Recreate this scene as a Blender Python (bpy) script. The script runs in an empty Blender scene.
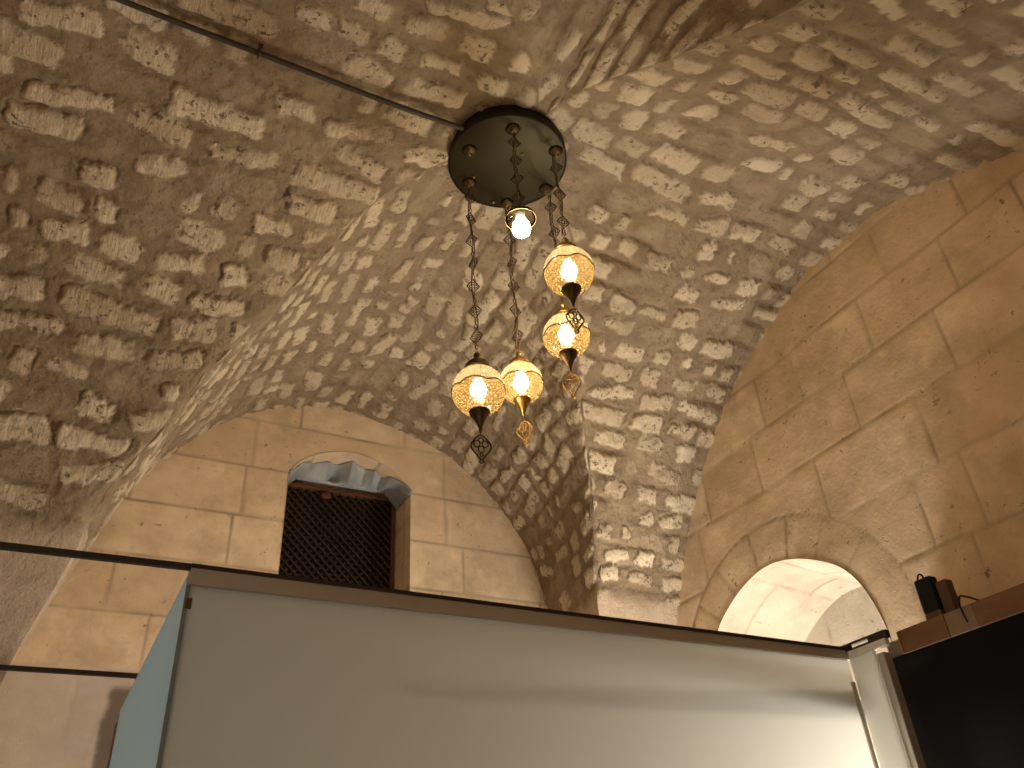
import bpy, bmesh, math, random
import numpy as np
from mathutils import Vector, Matrix

random.seed(7)
scene = bpy.context.scene
COL = scene.collection
PI = math.pi

# ------------------------------------------------------------------ scale
D = 4.2            # back wall at y = D
XR = 0.7 * D       # right wall at x = XR
CZ = 1.25          # eye height
XL = -1.3          # left wall
YF = -2.27         # front wall (behind the viewer)
xc, yc, zc = .297, .43, .658      # crown of the cross vault, in units of D


# ------------------------------------------------------------------ noise
def hash3(x, y, z, seed=0):
    x = x.astype(np.uint32); y = y.astype(np.uint32); z = z.astype(np.uint32)
    h = x * np.uint32(374761393) + y * np.uint32(668265263) + z * np.uint32(2147483647 - 61) + np.uint32((seed * 974711 + 12345) & 0xffffffff)
    h = (h ^ (h >> np.uint32(13))) * np.uint32(1274126177)
    h = (h ^ (h >> np.uint32(16))) * np.uint32(2246822519)
    h = h ^ (h >> np.uint32(15))
    return (h & np.uint32(0xffffff)).astype(np.float32) / np.float32(0xffffff)


def H2(a, b, seed=0):
    a = np.asarray(a); b = np.asarray(b)
    return hash3(a.astype(np.int64), b.astype(np.int64), np.zeros_like(a).astype(np.int64), seed)


def vnoise(x, y, z, seed=0):
    xi = np.floor(x).astype(np.int64); yi = np.floor(y).astype(np.int64); zi = np.floor(z).astype(np.int64)
    fx = x - xi; fy = y - yi; fz = z - zi
    fx = fx * fx * (3 - 2 * fx); fy = fy * fy * (3 - 2 * fy); fz = fz * fz * (3 - 2 * fz)
    r = 0
    for dx in (0, 1):
        for dy in (0, 1):
            for dz in (0, 1):
                w = (fx if dx else 1 - fx) * (fy if dy else 1 - fy) * (fz if dz else 1 - fz)
                r = r + w * hash3(xi + dx, yi + dy, zi + dz, seed)
    return r * 2 - 1


def fbm(P, freq, octv=4, seed=0, gain=.5):
    a, s, n = 1., 0., 0.
    for o in range(octv):
        k = freq * 2.03 ** o
        s = s + a * vnoise(P[:, 0] * k + 17.3 * o, P[:, 1] * k + 5.1 * o, P[:, 2] * k + 9.7 * o, seed + o)
        n += a; a *= gain
    return s / n


def sstep(a, b, x):
    t = np.clip((x - a) / (b - a), 0, 1)
    return t * t * (3 - 2 * t)


def pchip(xs, ys, x):
    xs = np.array(xs, float); ys = np.array(ys, float)
    h = np.diff(xs); dl = np.diff(ys) / h
    m = np.zeros_like(ys)
    for i in range(1, len(xs) - 1):
        if dl[i - 1] * dl[i] > 0:
            w1 = 2 * h[i] + h[i - 1]; w2 = h[i] + 2 * h[i - 1]
            m[i] = (w1 + w2) / (w1 / dl[i - 1] + w2 / dl[i])
    m[0] = dl[0]; m[-1] = dl[-1]
    x = np.clip(x, xs[0], xs[-1])
    k = np.clip(np.searchsorted(xs, x, 'right') - 1, 0, len(h) - 1)
    t = (x - xs[k]) / h[k]
    return ((2 * t**3 - 3 * t**2 + 1) * ys[k] + (t**3 - 2 * t**2 + t) * h[k] * m[k]
            + (-2 * t**3 + 3 * t**2) * ys[k + 1] + (t**3 - t**2) * h[k] * m[k + 1])


# ------------------------------------------------------------------ node materials
def new_mat(name):
    m = bpy.data.materials.new(name); m.use_nodes = True
    nt = m.node_tree; nt.nodes.clear()
    out = nt.nodes.new('ShaderNodeOutputMaterial')
    return m, nt, out


def N(nt, typ, **kw):
    n = nt.nodes.new(typ)
    for k, v in kw.items():
        if k in n.inputs.keys():
            n.inputs[k].default_value = v
        else:
            setattr(n, k, v)
    return n


def noise(nt, vec, scale, detail=4, rough=.55):
    n = N(nt, 'ShaderNodeTexNoise', Scale=scale, Detail=detail, Roughness=rough)
    nt.links.new(vec, n.inputs['Vector'])
    return n.outputs['Fac']


def ramp(nt, fac, stops):
    r = N(nt, 'ShaderNodeValToRGB')
    e = r.color_ramp.elements
    while len(e) < len(stops): e.new(.5)
    for i, (p, c) in enumerate(stops):
        e[i].position = p
        e[i].color = (*c, 1) if len(c) == 3 else c
    nt.links.new(fac, r.inputs[0])
    return r.outputs['Color']


def mixc(nt, fac, a, b, mode='MIX'):
    n = N(nt, 'ShaderNodeMix', data_type='RGBA', blend_type=mode)
    for i, v in ((0, fac), (6, a), (7, b)):
        if isinstance(v, (int, float)): n.inputs[i].default_value = v
        elif isinstance(v, tuple): n.inputs[i].default_value = (*v, 1)
        else: nt.links.new(v, n.inputs[i])
    return n.outputs[2]


def attr(nt, name):
    return N(nt, 'ShaderNodeAttribute', attribute_name=name).outputs['Fac']


def bump(nt, height, strength, dist, normal=None):
    b = N(nt, 'ShaderNodeBump', Strength=strength, Distance=dist)
    nt.links.new(height, b.inputs['Height'])
    if normal: nt.links.new(normal, b.inputs['Normal'])
    return b.outputs['Normal']


def math_n(nt, op, a, b=0.):
    n = N(nt, 'ShaderNodeMath', operation=op)
    for i, v in ((0, a), (1, b)):
        if isinstance(v, (int, float)): n.inputs[i].default_value = v
        else: nt.links.new(v, n.inputs[i])
    return n.outputs[0]


def principled(nt, out, color, rough, metal=0., normal=None, spec=.3):
    p = N(nt, 'ShaderNodeBsdfPrincipled')
    if isinstance(color, tuple): p.inputs['Base Color'].default_value = (*color, 1)
    else: nt.links.new(color, p.inputs['Base Color'])
    if isinstance(rough, (int, float)): p.inputs['Roughness'].default_value = rough
    else: nt.links.new(rough, p.inputs['Roughness'])
    p.inputs['Metallic'].default_value = metal
    p.inputs['Specular IOR Level'].default_value = spec
    if normal: nt.links.new(normal, p.inputs['Normal'])
    nt.links.new(p.outputs[0], out.inputs[0])
    return p


def objco(nt):
    return N(nt, 'ShaderNodeTexCoord').outputs['Object']


def mat_rubble():
    m, nt, out = new_mat('rubble_masonry')
    co = objco(nt)
    st, rnd, pl = attr(nt, 'stone'), attr(nt, 'rnd'), attr(nt, 'plaster')
    n1 = noise(nt, co, 9, 6, .6); n2 = noise(nt, co, 45, 6, .65); n3 = noise(nt, co, 3, 3)
    mort = ramp(nt, n1, [(.28, (.185, .130, .074)), (.52, (.275, .202, .122)), (.78, (.405, .31, .198))])
    mort = mixc(nt, math_n(nt, 'MULTIPLY', n2, .45), mort, (.31, .24, .175))
    sa = mixc(nt, rnd, (.48, .38, .25), (.74, .625, .44))
    sa = mixc(nt, math_n(nt, 'MULTIPLY', n1, .55), sa, (.52, .42, .31))
    base = mixc(nt, st, mort, sa)
    # tool marks across the stones
    cx = N(nt, 'ShaderNodeCombineXYZ')
    nt.links.new(math_n(nt, 'MULTIPLY', attr(nt, 'ucoord'), 95.), cx.inputs[0])
    nt.links.new(math_n(nt, 'MULTIPLY', attr(nt, 'vcoord'), 14.), cx.inputs[1])
    nt.links.new(math_n(nt, 'MULTIPLY', rnd, 40.), cx.inputs[2])
    tool = math_n(nt, 'MULTIPLY', noise(nt, cx.outputs[0], 1., 4, .6), st)
    # pits, specks and dirt
    pit = ramp(nt, noise(nt, co, 40, 4, .65), [(.36, (1, 1, 1)), (.43, (0, 0, 0))])
    pit2 = ramp(nt, noise(nt, co, 19, 4, .6), [(.29, (1, 1, 1)), (.34, (0, 0, 0))])
    zone = ramp(nt, noise(nt, co, 6, 2), [(.40, (0, 0, 0)), (.56, (1, 1, 1))])
    pitf = math_n(nt, 'MULTIPLY', math_n(nt, 'MAXIMUM', math_n(nt, 'MULTIPLY', pit, zone), pit2), math_n(nt, 'ADD', math_n(nt, 'MULTIPLY', st, .55), .3))
    base = mixc(nt, math_n(nt, 'MULTIPLY', tool, .35), base, (.44, .34, .235))
    base = mixc(nt, pitf, base, (.14, .095, .06))
    dark = ramp(nt, noise(nt, co, 3.1, 6, .7), [(.50, (0, 0, 0)), (.70, (1, 1, 1))])
    base = mixc(nt, math_n(nt, 'MULTIPLY', dark, .6), base, (.25, .185, .125))
    plc = ramp(nt, n1, [(.25, (.45, .345, .25)), (.6, (.56, .44, .325)), (.85, (.66, .54, .42))])
    base = mixc(nt, pl, base, plc)
    hgt = math_n(nt, 'ADD', math_n(nt, 'MULTIPLY', n2, .9), math_n(nt, 'MULTIPLY', pitf, -1.1))
    hgt = math_n(nt, 'ADD', hgt, math_n(nt, 'MULTIPLY', n1, .9))
    hgt = math_n(nt, 'ADD', hgt, math_n(nt, 'MULTIPLY', tool, .8))
    nm = bump(nt, hgt, .65, .02)
    principled(nt, out, base, .95, normal=nm, spec=.1)
    return m


def mat_ashlar(name, c0, c1, c2, joint):
    m, nt, out = new_mat(name)
    co = objco(nt)
    j, rnd = attr(nt, 'joint'), attr(nt, 'rnd')
    n1 = noise(nt, co, 5, 6, .6); n2 = noise(nt, co, 60, 5, .6)
    base = mixc(nt, rnd, c0, c1)
    base = mixc(nt, ramp(nt, n1, [(.35, (0, 0, 0)), (.75, (.75, .75, .75))]), base, c2)
    blot = ramp(nt, noise(nt, co, 2.2, 7, .68), [(.47, (0, 0, 0)), (.68, (.7, .7, .7))])
    base = mixc(nt, blot, base, tuple(c * .72 for c in c2))
    pale = ramp(nt, noise(nt, co, 3.4, 5, .6), [(.55, (0, 0, 0)), (.72, (.5, .5, .5))])
    base = mixc(nt, pale, base, tuple(min(1, c * 1.12) for c in c1))
    pit = ramp(nt, noise(nt, co, 26, 3, .7), [(.31, (1, 1, 1)), (.36, (0, 0, 0))])
    zone = ramp(nt, noise(nt, co, 2.6, 3), [(.46, (.12, .12, .12)), (.60, (1, 1, 1))])
    pitf = math_n(nt, 'MULTIPLY', math_n(nt, 'MULTIPLY', pit, zone), .75)
    base = mixc(nt, math_n(nt, 'MULTIPLY', j, .9), base, joint)
    base = mixc(nt, pitf, base, (.20, .12, .07))
    base = mixc(nt, attr(nt, 'patch'), base, ramp(nt, n1, [(.3, (.50, .42, .345)), (.7, (.64, .55, .46))]))
    st = attr(nt, 'stain')
    base = mixc(nt, st, base, (.12, .09, .07))
    hgt = math_n(nt, 'ADD', math_n(nt, 'MULTIPLY', n2, .35), math_n(nt, 'MULTIPLY', pitf, -.8))
    nm = bump(nt, hgt, .5, .01)
    principled(nt, out, base, .9, normal=nm, spec=.12)
    return m


def mat_simple(name, col, rough, metal=0., spec=.4, var=.15, nscale=20, bmp=.1, bdist=.003):
    m, nt, out = new_mat(name)
    co = objco(nt)
    n1 = noise(nt, co, nscale, 4)
    dk = tuple(c * (1 - var) for c in col); lt = tuple(min(1, c * (1 + var)) for c in col)
    base = ramp(nt, n1, [(.3, dk), (.7, lt)])
    nm = bump(nt, n1, bmp, bdist)
    principled(nt, out, base, rough, metal, nm, spec)
    return m


def mat_wood(name, a, b, axis_scale, rough=.6):
    m, nt, out = new_mat(name)
    mp = N(nt, 'ShaderNodeMapping'); mp.inputs['Scale'].default_value = axis_scale
    nt.links.new(objco(nt), mp.inputs['Vector'])
    n1 = noise(nt, mp.outputs[0], 6, 6, .6)
    base = ramp(nt, n1, [(.3, a), (.7, b)])
    principled(nt, out, base, rough, normal=bump(nt, n1, .2, .003), spec=.25)
    return m


def mat_frosted(name, col_front, col_trans, mixf, rough=.35):
    """sand-blasted glass: part scatters back, part scatters through"""
    m, nt, out = new_mat(name)
    n1 = noise(nt, objco(nt), 1.6, 2)
    dcol = mixc(nt, math_n(nt, 'MULTIPLY', n1, .3), col_front, tuple(c * .8 for c in col_front))
    d = N(nt, 'ShaderNodeBsdfDiffuse'); nt.links.new(dcol, d.inputs['Color'])
    t = N(nt, 'ShaderNodeBsdfTranslucent'); t.inputs['Color'].default_value = (*col_trans, 1)
    mx = N(nt, 'ShaderNodeMixShader'); mx.inputs[0].default_value = mixf
    nt.links.new(d.outputs[0], mx.inputs[1]); nt.links.new(t.outputs[0], mx.inputs[2])
    g = N(nt, 'ShaderNodeBsdfGlossy'); g.inputs['Roughness'].default_value = rough
    mx2 = N(nt, 'ShaderNodeMixShader'); mx2.inputs[0].default_value = .06
    nt.links.new(mx.outputs[0], mx2.inputs[1]); nt.links.new(g.outputs[0], mx2.inputs[2])
    nt.links.new(mx2.outputs[0], out.inputs[0])
    return m


def mat_globe(lower):
    m, nt, out = new_mat('cracked_globe_glass' if lower else 'frosted_globe_glass')
    co = objco(nt)
    col = (.062, .047, .022) if lower else (.052, .044, .028)
    t = N(nt, 'ShaderNodeBsdfTranslucent'); t.inputs['Color'].default_value = (*col, 1)
    tr = N(nt, 'ShaderNodeBsdfTransparent'); tr.inputs['Color'].default_value = (1, .95, .82, 1)
    gl = N(nt, 'ShaderNodeBsdfGlossy'); gl.inputs['Roughness'].default_value = .15
    rf = N(nt, 'ShaderNodeBsdfRefraction', Roughness=.42, IOR=1.12); rf.inputs['Color'].default_value = (.24, .20, .12, 1)
    m0 = N(nt, 'ShaderNodeMixShader'); m0.inputs[0].default_value = .25
    nt.links.new(t.outputs[0], m0.inputs[1]); nt.links.new(rf.outputs[0], m0.inputs[2])
    mx = N(nt, 'ShaderNodeMixShader'); mx.inputs[0].default_value = .22
    nt.links.new(m0.outputs[0], mx.inputs[1]); nt.links.new(tr.outputs[0], mx.inputs[2])
    mg = N(nt, 'ShaderNodeMixShader'); mg.inputs[0].default_value = .06
    nt.links.new(mx.outputs[0], mg.inputs[1]); nt.links.new(gl.outputs[0], mg.inputs[2])
    last = mg.outputs[0]
    if lower:
        v = N(nt, 'ShaderNodeTexVoronoi', feature='DISTANCE_TO_EDGE', Scale=85.)
        nt.links.new(co, v.inputs['Vector'])
        w = ramp(nt, v.outputs['Distance'], [(.07, (.9, .9, .9)), (.17, (0, 0, 0))])
        d = N(nt, 'ShaderNodeBsdfTranslucent'); d.inputs['Color'].default_value = (.020, .011, .003, 1)
        ml = N(nt, 'ShaderNodeMixShader')
        nt.links.new(w, ml.inputs[0]); nt.links.new(last, ml.inputs[1]); nt.links.new(d.outputs[0], ml.inputs[2])
        last = ml.outputs[0]
    nt.links.new(last, out.inputs[0])
    return m


def mat_clear():
    m, nt, out = new_mat('clear_glass')
    fr = N(nt, 'ShaderNodeFresnel', IOR=1.2)
    g = N(nt, 'ShaderNodeBsdfGlossy', Roughness=.03)
    t = N(nt, 'ShaderNodeBsdfTransparent'); t.inputs['Color'].default_value = (.93, .93, .9, 1)
    mx = N(nt, 'ShaderNodeMixShader')
    nt.links.new(fr.outputs[0], mx.inputs[0]); nt.links.new(t.outputs[0], mx.inputs[1]); nt.links.new(g.outputs[0], mx.inputs[2])
    nt.links.new(mx.outputs[0], out.inputs[0])
    return m


def mat_bulb(strength, col):
    m, nt, out = new_mat('glowing_bulb_glass')
    e = N(nt, 'ShaderNodeEmission', Strength=strength); e.inputs['Color'].default_value = (*col, 1)
    nt.links.new(e.outputs[0], out.inputs[0])
    return m


M = dict(
    rubble=mat_rubble(),
    wall=mat_ashlar('dressed_limestone', (.70, .53, .345), (.87, .69, .48), (.60, .435, .275), (.31, .22, .14)),
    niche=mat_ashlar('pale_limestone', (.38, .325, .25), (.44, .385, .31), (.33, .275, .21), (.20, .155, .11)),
    floor=mat_simple('floor_stone', (.30, .26, .21), .6, nscale=4),
    bronze=mat_simple('dark_bronze', (.036, .028, .011), .52, .75, var=.2, nscale=6),
    blackrim=mat_simple('dark_rim_metal', (.025, .018, .011), .6, .6),
    brass=mat_simple('aged_brass', (.42, .26, .09), .38, 1., var=.3, nscale=60),
    darkbrass=mat_simple('tarnished_brass', (.085, .055, .026), .5, .9, var=.4, nscale=60),
    copper=mat_simple('copper_flex', (.15, .09, .052), .5, .3),
    conduit=mat_simple('conduit_paint', (.05, .038, .027), .6),
    steel=mat_simple('brushed_steel', (.50, .47, .41), .36, .45, var=.06, nscale=3, bmp=.02),
    blackbar=mat_simple('dark_bar_paint', (.028, .018, .012), .5),
    frost=mat_frosted('frosted_glass', (.13, .12, .08), (.92, .91, .86), .56),
    bluefrost=mat_frosted('blue_frosted_glass', (.50, .62, .68), (.60, .74, .80), .5),
    edge=mat_simple('glass_edge', (.16, .20, .21), .3),
    lattice=mat_wood('dark_lattice_wood', (.018, .009, .005), (.036, .018, .010), (1, 1, 1)),
    frame=mat_wood('reddish_frame_wood', (.085, .032, .016), (.15, .055, .026), (1, 1, 6)),
    cloth=mat_simple('grey_plastic_cloth', (.33, .35, .36), .55, var=.2, nscale=9, bmp=.35, bdist=.01),
    black=mat_simple('black_panel', (.0035, .0035, .0045), .3, spec=.12),
    ledge=mat_wood('brown_ledge_wood', (.14, .068, .030), (.21, .105, .05), (3, .6, 3), .7),
    ledgepale=mat_wood('pale_ledge_wood', (.19, .13, .08), (.24, .165, .10), (3, .6, 3), .7),
    blackplastic=mat_simple('black_plastic', (.005, .005, .006), .5, spec=.2),
    brownbox=mat_simple('brown_leather', (.11, .055, .035), .6),
    white=mat_simple('white_plastic', (.75, .72, .66), .5),
    globe_hi=mat_globe(False), globe_lo=mat_globe(True), clear=mat_clear(),
    bulb=mat_bulb(380., (1., .79, .49)), whitebulb=mat_bulb(60., (1., .80, .52)),
    endgrey=mat_simple('grey_end_paint', (.17, .135, .095), .6),
    void=mat_simple('dark_board', (.02, .014, .01), .9),
)


# ------------------------------------------------------------------ object helpers
def link(me, name, mats, parent=None, smooth=False):
    o = bpy.data.objects.new(name, me); COL.objects.link(o)
    for m in (mats if isinstance(mats, (list, tuple)) else [mats]): me.materials.append(m)
    if smooth:
        me.polygons.foreach_set('use_smooth', np.ones(len(me.polygons), bool))
    if parent: o.parent = parent
    return o


def tag(o, label=None, cat=None, group=None, kind=None):
    for k, v in (('label', label), ('category', cat), ('group', group), ('kind', kind)):
        if v: o[k] = v
    return o


def empty(name, loc, label=None, cat=None, group=None):
    o = bpy.data.objects.new(name, None); COL.objects.link(o)
    o.location = loc; o.empty_display_size = .05
    return tag(o, label, cat, group)


class MB:
    """collects shapes in one bmesh, then links them as ONE mesh object"""
    def __init__(s): s.bm = bmesh.new()

    def box(s, lo, hi, bev=0., rot=None, piv=None):
        lo = Vector(lo); hi = Vector(hi); c = (lo + hi) / 2; d = hi - lo
        r = bmesh.ops.create_cube(s.bm, size=1.)
        vs = r['verts']
        for v in vs: v.co = Vector((v.co.x * d.x, v.co.y * d.y, v.co.z * d.z)) + c
        if bev > 0:
            es = list({e for v in vs for e in v.link_edges})
            rr = bmesh.ops.bevel(s.bm, geom=es, offset=bev, segments=2, profile=.5, affect='EDGES')
            vs = list({v for f in rr['faces'] for v in f.verts} | {v for v in vs if v.is_valid})
        if rot is not None:
            p = Vector(piv) if piv is not None else c
            for v in vs: v.co = rot @ (v.co - p) + p
        return s

    def tube(s, pts, r, n=8, closed=False, caps=True):
        pts = [Vector(p) for p in pts]
        k = len(pts)
        rs = r if isinstance(r, (list, tuple)) else [r] * k
        rings = []
        prev = None
        for i in range(k):
            a = pts[i - 1] if (i > 0 or closed) else pts[i]
            b = pts[(i + 1) % k] if (i < k - 1 or closed) else pts[i]
            t = (b - a).normalized()
            if prev is None:
                u = t.orthogonal().normalized()
            else:
                u = prev - t * prev.dot(t)
                u = u.normalized() if u.length > 1e-6 else t.orthogonal().normalized()
            prev = u
            w = t.cross(u)
            rings.append([s.bm.verts.new(pts[i] + (u * math.cos(2 * PI * j / n) + w * math.sin(2 * PI * j / n)) * rs[i]) for j in range(n)])
        for i in range(k if closed else k - 1):
            A, Bq = rings[i], rings[(i + 1) % k]
            for j in range(n):
                s.bm.faces.new((A[j], A[(j + 1) % n], Bq[(j + 1) % n], Bq[j]))
        if caps and not closed:
            s.bm.faces.new(rings[0][::-1]); s.bm.faces.new(rings[-1])
        return s

    def lathe(s, prof, c=(0, 0, 0), n=32, cap0=True, cap1=True):
        c = Vector(c); rings = []
        for r, z in prof:
            if r < 1e-5: rings.append([s.bm.verts.new(c + Vector((0, 0, z)))])
            else: rings.append([s.bm.verts.new(c + Vector((r * math.cos(2 * PI * j / n), r * math.sin(2 * PI * j / n), z))) for j in range(n)])
        for A, Bq in zip(rings, rings[1:]):
            if len(A) == 1 and len(Bq) == 1: continue
            for j in range(n):
                jj = (j + 1) % n
                if len(A) == 1: s.bm.faces.new((A[0], Bq[jj], Bq[j]))
                elif len(Bq) == 1: s.bm.faces.new((A[j], A[jj], Bq[0]))
                else: s.bm.faces.new((A[j], A[jj], Bq[jj], Bq[j]))
        if cap0 and len(rings[0]) > 1: s.bm.faces.new(rings[0][::-1])
        if cap1 and len(rings[-1]) > 1: s.bm.faces.new(rings[-1])
        return s

    def build(s, name, mat, parent=None, smooth=False):
        bmesh.ops.recalc_face_normals(s.bm, faces=s.bm.faces[:])
        me = bpy.data.meshes.new(name); s.bm.to_mesh(me); s.bm.free()
        return link(me, name, mat, parent, smooth)


def grid_mesh(name, verts, faces, attrs, mat, parent=None, smooth=True):
    me = bpy.data.meshes.new(name)
    me.vertices.add(len(verts)); me.vertices.foreach_set('co', np.asarray(verts, np.float32).ravel())
    nf = len(faces)
    me.loops.add(nf * 4); me.loops.foreach_set('vertex_index', np.asarray(faces, np.int32).ravel())
    me.polygons.add(nf)
    me.polygons.foreach_set('loop_start', np.arange(0, nf * 4, 4, dtype=np.int32))
    me.polygons.foreach_set('loop_total', np.full(nf, 4, np.int32))
    me.update(calc_edges=True); me.validate()
    for k, a in attrs.items():
        at = me.attributes.new(k, 'FLOAT', 'POINT'); at.data.foreach_set('value', np.asarray(a, np.float32))
    return link(me, name, mat, parent, smooth)


# ------------------------------------------------------------------ vault
def sq(t): return np.sqrt(np.maximum(t, 0))
def wA(t): return pchip(sq(np.array([0, .004, .016, .04, .07, .1, .15, .2, .255, .35, .44, .6, .97])),
                        [0, .035, .085, .143, .188, .218, .258, .284, .302, .33, .355, .366, .37], sq(t))
def wBf(t): return pchip(sq(np.array([0, .003, .01, .028, .036, .051, .071, .114, .165, .233, .314, .44, .6, .97])),
                         [0, .040, .071, .118, .138, .168, .206, .266, .314, .360, .404, .45, .475, .48], sq(t))
def wBn(t): return pchip(sq(np.array([0, .003, .01, .028, .036, .051, .071, .114, .2, .314, .44, .97])),
                         [0, .040, .071, .118, .138, .168, .206, .30, .50, .72, .85, .90], sq(t))
def dL(t): return np.interp(t, [0, .01, .03, .06, .1, .19, .225, .26, .315, .42, .97], [0, .004, .012, .031, .040, .041, .033, .021, .016, .016, .0])
def dR(t): return np.interp(t, [0, .01, .03, .06, .1, .19, .25, .31, .42, .97], [0, -.004, -.012, -.028, -.038, -.042, -.042, -.042, -.042, -.042])


def fA(sx, sy): return 1. if sy > 0 else (.52 if sx > 0 else .9)


def groin(sx, sy, t):
    x = xc + sx * fA(sx, sy) * wA(t) + (dL(t) if sx < 0 else dR(t)) * (1 if sy > 0 else .3)
    y = yc + (wBf(t) if sy > 0 else -wBn(t))
    return x, y


def make_ts(step):
    fine = np.linspace(0, math.sqrt(.97), 6000) ** 2
    a = np.hypot(np.gradient(wA(fine)), np.gradient(fine)); b = np.hypot(np.gradient(wBf(fine)), np.gradient(fine))
    ds = np.maximum(a, b) * D
    ds = ds * np.where(fine > .46, .25, 1.)
    L = np.concatenate([[0], np.cumsum(ds[1:])])
    n = int(L[-1] / step)
    return np.interp(np.linspace(0, L[-1], n), L, fine)


TS = make_ts(.0085)


def stone_pattern(u, v, P, seed, rowh, length):
    w1 = fbm(P, 1.5, 2, seed + 3); w2 = fbm(P, 5., 2, seed + 9)
    vv = (v + .045 * w1 + .012 * w2) / rowh + 100.
    r = np.floor(vv); fv = vv - r
    lr = length * (.72 + .75 * H2(r, r * 0, seed + 1))
    uu = (u + .03 * w2) / lr + 300. + H2(r, r * 0 + 3, seed + 2)
    c = np.floor(uu)
    def bnd(k): return k + .5 * (H2(r, k, seed + 4) - .5)
    c = np.where(uu < bnd(c), c - 1, c); c = np.where(uu >= bnd(c + 1), c + 1, c)
    b0, b1 = bnd(c), bnd(c + 1)
    rnd = H2(r, c, seed + 5); r2 = H2(r, c, seed + 6); r3 = H2(r, c, seed + 7); r4 = H2(r, c, seed + 8)
    x = (uu - (b0 + b1) / 2) * lr; y = (fv - .5 + .12 * (r3 - .5)) * rowh
    ang = .45 * (r2 - .5)
    ca, sa = np.cos(ang), np.sin(ang)
    x, y = ca * x - sa * y, sa * x + ca * y
    hw = (b1 - b0) * lr * .5 - (.014 + .032 * r3); hh = rowh * .5 - (.010 + .024 * r4)
    hw = np.maximum(hw, .02); hh = np.maximum(hh, .014)
    y = y + .18 * x * (r4 - .5)
    rad = .018
    qx, qy = np.abs(x) - hw + rad, np.abs(y) - hh + rad
    sd = np.hypot(np.maximum(qx, 0), np.maximum(qy, 0)) + np.minimum(np.maximum(qx, qy), 0) - rad
    sd = sd + .024 * fbm(P, 12., 3, seed + 11) + .022 * fbm(P, 36., 4, seed + 12, .6)
    hid = (H2(r, c, seed + 13) < .20)
    mask = sstep(.006, -.008, sd) * np.where(hid, .15, 1.)
    dome = np.clip(-sd / .03, 0, 1)
    h = mask * (.003 + .010 * r2 + .006 * dome + (x * (r3 - .5) + y * (r4 - .5)) * .13)
    h -= .013 * np.exp(-((sd - .007) / .008) ** 2) * sstep(.30, .75, H2(r, c, seed + 14) + .3 * w2) * np.where(hid, .1, 1.) * np.where(y < .3 * hh, 1., .25)
    rowd = np.minimum(fv, 1 - fv) * rowh
    gro = np.exp(-(rowd / .018) ** 2) * sstep(-.15, .5, fbm(P, 3.1, 3, seed + 15))
    return mask, h, rnd, gro


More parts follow.
